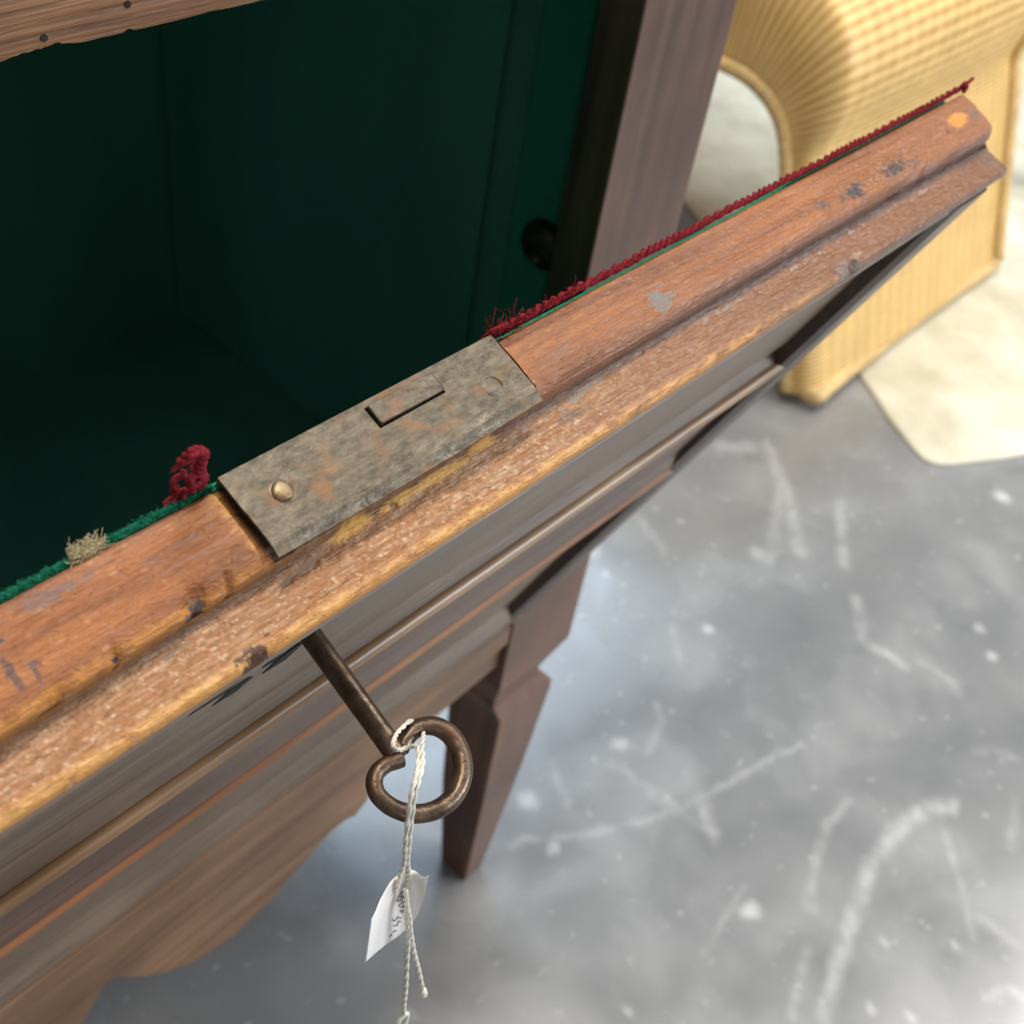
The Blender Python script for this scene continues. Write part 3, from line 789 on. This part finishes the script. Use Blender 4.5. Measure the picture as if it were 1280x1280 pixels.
# ================================================================== KEY
def key():
    kv = .740
    q = lambda x, w: D(x, kv, w)
    R0 = .0057
    c = catmull([q(.2565, -.045), q(.2562, -.016), q(.2552, .020), q(.2545, .045), q(.2540, .0570)], 8)
    V1 = tube(c, [R0 * U * (1 - .0 * i / len(c)) for i in range(len(c))], 20, .01)
    ring = [(.2555, .0560), (.2610, .0535), (.2680, .0517), (.2750, .0530), (.2810, .0580), (.2835, .0660), (.2815, .0750), (.2760, .0825), (.2680, .0872), (.2590, .0885), (.2500, .0865),
            (.2420, .0815), (.2365, .0740), (.2345, .0660), (.2365, .0600), (.2410, .0568), (.2470, .0565), (.2525, .0582), (.2550, .0590)]
    P = catmull([q(x - .0005, w + .0025) for x, w in ring], 8)
    n = len(P)
    rad = [(.0040 + .0009 * math.exp(-((i / n - .35) / .3) ** 2)) * U * (0.75 if i < 3 else 1) for i in range(n)]
    V2 = tube(P, rad, 20, .012)
    origin = tuple(q(.2555, 0))
    k = root('key', origin, 'dark iron key with a ring bow sticking out of the cabinet door', 'key')
    mesh_obj('shaft', *V1, M_key, k, smooth=True)
    mesh_obj('bow', *V2, M_key, k, smooth=True)
key()

# ================================================================== PRICE TAG
def price_tag():
    S = lambda l, y: [Vector(W(*(np.array(p) * (yy / .205)))) for p, yy in zip(l, y)]
    t = root('price_tag', tuple(W(.258, .19, -.50)), 'white paper price tag hanging on looped cotton string from the key', 'tag')
    def strand(pts, ys, name='string', r=.0009, ph0=0):
        core = catmull(S(pts, ys), 14); parts = []
        for s in range(2):
            P = []
            for i, p in enumerate(core):
                tdir = (core[min(i + 1, len(core) - 1)] - core[max(i - 1, 0)]).normalized()
                a = tdir.cross(Vector((0.6, .42, -.6))).normalized(); b = tdir.cross(a)
                ph = i * .62 + s * math.pi + ph0
                P.append(p + (a * math.cos(ph) + b * math.sin(ph)) * r * .55 * U)
            parts.append(tube(P, r * U * .85, 6, .08))
        return mesh_obj(name, *join(parts), M_string, t, smooth=True)
    # loop over the top of the bow, two strands down past the front of the bow to the card
    a = [(.2475,.205,-.437),(.2400,.205,-.4395),(.2385,.205,-.447),(.2425,.205,-.4545),(.2500,.205,-.4590),(.2560,.205,-.4655),(.2580,.205,-.4850),(.2560,.205,-.5090),(.2570,.205,-.5500),(.2585,.205,-.5720),(.2560,.205,-.5860),(.2545,.205,-.5990)]
    strand(a, [.222, .213, .206, .206, .204, .196, .184, .178, .177, .177, .177, .178])
    b = [(.2475,.205,-.437),(.2540,.205,-.4450),(.2585,.205,-.4570),(.2590,.205,-.4680),(.2615,.205,-.4860),(.2590,.205,-.5110),(.2600,.205,-.5500),(.2615,.205,-.5750),(.2645,.205,-.5940),(.2650,.205,-.6080)]
    strand(b, [.222, .222, .214, .196, .184, .178, .177, .177, .177, .1765], ph0=1)
    c = [(.2630,.205,-.6060),(.2660,.205,-.6250),(.2690,.205,-.6500),(.2730,.205,-.6760),(.2750,.205,-.7050),(.2785,.205,-.7460),(.2800,.205,-.7750),(.2820,.205,-.7980)]
    strand(c, [.1755, .1735, .173, .173, .173, .173, .173, .173], r=.00105)
    d = [(.2650,.205,-.6200),(.2700,.205,-.6450),(.2750,.205,-.6750),(.2820,.205,-.7100),(.2900,.205,-.7450),(.2985,.205,-.7850)]
    strand(d, [.174, .1725, .1725, .173, .173, .173], r=.00105)
    kn = S([(.2820,.205,-.7960),(.2775,.205,-.8010),(.2800,.205,-.8160),(.2850,.205,-.8170),(.2860,.205,-.8020),(.2820,.205,-.7960)], [.173] * 6)
    mesh_obj('string_end', *tube(catmull(kn, 6), .0014 * U, 6, .1), M_string, t, smooth=True)
    kn = S([(.2975,.205,-.7820),(.2995,.205,-.7900),(.3015,.205,-.7980)], [.173] * 3)
    mesh_obj('string_end', *tube(catmull(kn, 4), [.0013 * U, .002 * U, .0023 * U, .0024 * U, .0024 * U, .0024 * U, .0022 * U, .0020 * U, .001 * U], 8, .1), M_string, t, smooth=True)
    # card: ruled surface between its lower and upper edge, bent
    lo = catmull([Vector(p) for p in ((.2365, 0, -.655), (.244, 0, -.655), (.2520, 0, -.656), (.2600, 0, -.659), (.2680, 0, -.660), (.2745, 0, -.659), (.2790, 0, -.652), (.2820, 0, -.636))], 4)
    hi = catmull([Vector(p) for p in ((.2378, 0, -.606), (.2405, 0, -.5995), (.2435, 0, -.5895), (.2500, 0, -.5800), (.2590, 0, -.5820), (.2680, 0, -.5915), (.2760, 0, -.6075), (.2825, 0, -.6150))], 4)
    tt = NT('white_card'); tt.b.inputs['Base Color'].default_value = (.84, .80, .76, 1); tt.b.inputs['Roughness'].default_value = .6
    tt.b.inputs['Subsurface Weight'].default_value = 0.0
    V = []; n = len(lo); mrow = 12; F = []
    for off in (0, .0008):
        for i in range(n):
            u_ = i / (n - 1)
            for j in range(mrow + 1):
                s = j / mrow; p = lo[i].lerp(hi[i], s)
                y = .1785 + off + .010 * (u_ - .5) ** 2 * 4 * (-1) + .006 * (1 - s) ** 2 * (1 - u_) + (.002 * (s - .25) if s < .25 else 0)
                f = y / .205
                V.append(W(p.x * f, y, p.z * f))
    N = n * (mrow + 1); k = mrow + 1
    for o_ in (0, N):
        for i in range(n - 1):
            for j in range(mrow): F.append((o_ + i * k + j, o_ + (i + 1) * k + j, o_ + (i + 1) * k + j + 1, o_ + i * k + j + 1))
    for i in range(n - 1):
        F.append((i * k, (i + 1) * k, N + (i + 1) * k, N + i * k)); F.append((i * k + mrow, (i + 1) * k + mrow, N + (i + 1) * k + mrow, N + i * k + mrow))
    for j in range(mrow):
        F.append((j, j + 1, N + j + 1, N + j)); F.append(((n - 1) * k + j, (n - 1) * k + j + 1, N + (n - 1) * k + j + 1, N + (n - 1) * k + j))
    card = mesh_obj('card', V, F, tt.m, t, smooth=True)
    # grey pen strokes
    ink = NT('grey_ink'); ink.b.inputs['Base Color'].default_value = (.25, .25, .25, 1); ink.b.inputs['Roughness'].default_value = .7
    def on(u_, s, e=.0004):
        u_ = min(max(u_, 0), 1); x = u_ * (n - 1); i = min(int(x), n - 2); fr = x - i
        p = lo[i].lerp(lo[i + 1], fr).lerp(hi[i].lerp(hi[i + 1], fr), s)
        y = .1785 - e + .010 * (u_ - .5) ** 2 * 4 * (-1) + .006 * (1 - s) ** 2 * (1 - u_) + (.002 * (s - .25) if s < .25 else 0)
        f = y / .205; return W(p.x * f, y, p.z * f)
    strokes = [[(.48, .60), (.545, .70), (.585, .58), (.50, .58)], [(.52, .64), (.56, .60)], [(.50, .50), (.55, .53), (.59, .48), (.56, .43), (.53, .46)], [(.52, .40), (.56, .38), (.55, .34)],
               [(.60, .42), (.62, .37), (.60, .33)], [(.42, .36), (.45, .30), (.49, .34)], [(.43, .24), (.47, .20), (.50, .25), (.53, .20)], [(.50, .30), (.53, .27)], [(.36, .10), (.40, .12)], [(.42, .14), (.46, .12)]]
    mesh_obj('handwriting', *join([tube([on(*q_) for q_ in s_], .00032 * U, 4) for s_ in strokes]), ink.m, card)
price_tag()

# ================================================================== WICKER STOOL
def wicker():
    t = NT('wicker')
    tc = t.node('ShaderNodeUVMap'); tc.uv_map = 'UVMap'
    sp = t.node('ShaderNodeSeparateXYZ'); t.link(tc.outputs[0], sp.inputs[0])
    def wave(out, f, ph=0):
        a = t.node('ShaderNodeMath', operation='MULTIPLY'); a.inputs[1].default_value = f; t.link(out, a.inputs[0])
        if ph is not 0:
            b = t.node('ShaderNodeMath', operation='ADD'); t.link(a.outputs[0], b.inputs[0]); t.link(ph, b.inputs[1]); a = b
        s = t.node('ShaderNodeMath', operation='SINE'); t.link(a.outputs[0], s.inputs[0]); return s.outputs[0]
    # stakes run along t (v), weavers across (u): weaver rows in v, over/under alternates with stake in u
    rows = wave(sp.outputs[1], 2 * math.pi / .0050)
    half = wave(sp.outputs[1], math.pi / .0050); st = wave(sp.outputs[0], math.pi / .0240)
    pr = t.node('ShaderNodeMath', operation='MULTIPLY'); t.link(half, pr.inputs[0]); t.link(st, pr.inputs[1])
    sab = t.node('ShaderNodeMath', operation='MULTIPLY_ADD'); t.link(pr.outputs[0], sab.inputs[0]); sab.inputs[1].default_value = .15; sc_ = t.node('ShaderNodeMath', operation='MULTIPLY'); t.link(wave(sp.outputs[0], 2 * math.pi / .0240), sc_.inputs[0]); sc_.inputs[1].default_value = .22; t.link(sc_.outputs[0], sab.inputs[2])
    ad = t.node('ShaderNodeMath', operation='MULTIPLY_ADD'); t.link(rows, ad.inputs[0]); ad.inputs[1].default_value = .8; t.link(sab.outputs[0], ad.inputs[2])
    h = t.node('ShaderNodeMapRange'); h.inputs[1].default_value = -1.4; h.inputs[2].default_value = 1.4; t.link(ad.outputs[0], h.inputs[0])
    n = t.noise(t.coords((25, 25, 25)), 1, 4)
    c = t.ramp(h.outputs[0], [(0.1, (0.42, 0.235, 0.06)), (0.5, (0.68, 0.42, 0.135)), (0.85, (0.80, 0.56, 0.23))])
    c = t.mix(c, t.ramp(n, [(0.3, 0.82), (0.7, 1.08)]), 0.7, 'MULTIPLY')
    t.link(c, t.b.inputs['Base Color']); t.b.inputs['Roughness'].default_value = .5
    t.link(t.bump(h.outputs[0], 0.45, 0.0015), t.b.inputs['Normal'])
    M = t.m
    o = root('wicker_stool', tuple(W(2.9, 1.6, -ZF)), 'pale yellow wicker stool with an arched opening and rolled edges', 'stool')
    # arch: leg from the floor up and over, in the plane x = AX ; (Y, Z)
    AX = 2.44
    half_arch = [(.930, -1.785), (.965, -1.69), (1.02, -1.53), (1.075, -1.37), (1.118, -1.255), (1.155, -1.175), (1.205, -1.125), (1.28, -1.095), (1.37, -1.090), (1.48, -1.088), (1.62, -1.088)]
    path = catmull([Vector((0, y, z)) for y, z in half_arch], 10)
    n = len(path)
    L = [0]
    for i in range(1, n): L.append(L[-1] + (path[i] - path[i - 1]).length)
    nrm = []
    for i in range(n):
        d = (path[min(i + 1, n - 1)] - path[max(i - 1, 0)]).normalized(); nrm.append(Vector((0, -d.z, d.y)))
    # offset profile: (x offset, outward offset)
    s0, r = .018, .055
    prof = [(.010, -.001), (0, .004)] + [(0, .011 + (s0 - .011) * k / 2) for k in range(3)]
    for k in range(1, 9):
        a = math.pi / 2 * k / 8; prof.append((r * (1 - math.cos(a)), s0 + r * math.sin(a)))
    for k in range(1, 16): prof.append((r + 1.02 * k / 15, s0 + r + .012 * math.sin(math.pi * k / 15)))
    Ls = [0]
    for k in range(1, len(prof)): Ls.append(Ls[-1] + math.hypot(prof[k][0] - prof[k - 1][0], prof[k][1] - prof[k - 1][1]))
    grow = lambda q: 1 + 2.6 * max(0, (q.z - .38) / .62) if True else 1
    V, UV, F = [], [], []
    for mir in (False, True):
        b0 = len(V)
        for k, (dx, ds) in enumerate(prof):
            for i in range(n):
                p = path[i] + nrm[i] * ds * grow(nrm[i])
                y = p.y if not mir else 3.24 - p.y
                V.append(W(AX + dx, y, max(p.z, -1.790))); UV.append((L[i] * U * 1.0, Ls[k] * U))
        for k in range(len(prof) - 1):
            for i in range(n - 1):
                a = b0 + k * n + i; F.append((a, a + 1, a + n + 1, a + n))
    UV = np.array([(v_, u_) for u_, v_ in UV])   # u across the profile, v along the arch path
    s = mesh_obj('woven_shell', V, F, M, o, smooth=True, uv=UV)
    so = s.modifiers.new('solid', 'SOLIDIFY'); so.thickness = .006; so.offset = -1
    # rolled borders
    M2 = wood('cane_border', (0.55, 0.34, 0.12), (0.72, 0.48, 0.19), (0.84, 0.62, 0.30), rough=0.5, grain=0.2, bump=0.0005, gs=2)
    full = [W(AX + .008, p.y, p.z + .004) for p in path] + [W(AX + .008, 3.24 - p.y, p.z + .004) for p in path[::-1][1:]]
    mesh_obj('arch_border', *tube(full, .020 * U, 12, .03), M2, o, smooth=True)
    for mir in (False, True):
        yy = lambda y: y if not mir else 3.24 - y
        P = [W(AX + .03, yy(.900), -1.768)] + [W(AX + .03 + 1.06 * k / 30, yy(.862 + .012 * math.sin(math.pi * k / 30)), -1.768) for k in range(31)]
        mesh_obj('base_border', *tube(catmull(P, 2), .024 * U, 12, .03), M2, o, smooth=True)
    P = [W(AX + 1.10, y_.y, y_.z) for y_ in [path[i] + nrm[i] * (s0 + r) * grow(nrm[i]) for i in range(0, n, 3)]]
    P += [W(AX + 1.10, 3.24 - y_.y, y_.z) for y_ in [path[i] + nrm[i] * (s0 + r) * grow(nrm[i]) for i in range(0, n, 3)][::-1]]
    mesh_obj('rear_border', *tube(P, .022 * U, 12, .03), M2, o, smooth=True)
wicker()

# foot of a dark red wooden piece of furniture at the right margin
def far_leg():
    c = W(4.27, 0.985, -ZF); V, F = [], []
    prof = [(0, .018), (.02, .026), (.05, .028), (.09, .020), (.13, .024), (.30, .030), (.9, .034)]
    n = 16
    for h, r in prof:
        for k in range(n):
            a = 2 * math.pi * k / n; V.append(c + Vector((math.cos(a) * r, math.sin(a) * r, h)) + Vector((0.0, 0, 0.0036)))
    for i in range(len(prof) - 1):
        for k in range(n): F.append((i * n + k, i * n + (k + 1) % n, (i + 1) * n + (k + 1) % n, (i + 1) * n + k))
    F += [tuple(range(n)), tuple((len(prof) - 1) * n + k for k in range(n))]
    t = wood('red_wood', (0.10, 0.02, 0.01), (0.2, 0.05, 0.025), (0.28, 0.08, 0.04), axis=2)
    o = mesh_obj('furniture_leg', V, F, t, smooth=True)
    tag(o, 'dark red turned furniture leg at the right edge beyond the rug', 'leg')
far_leg()
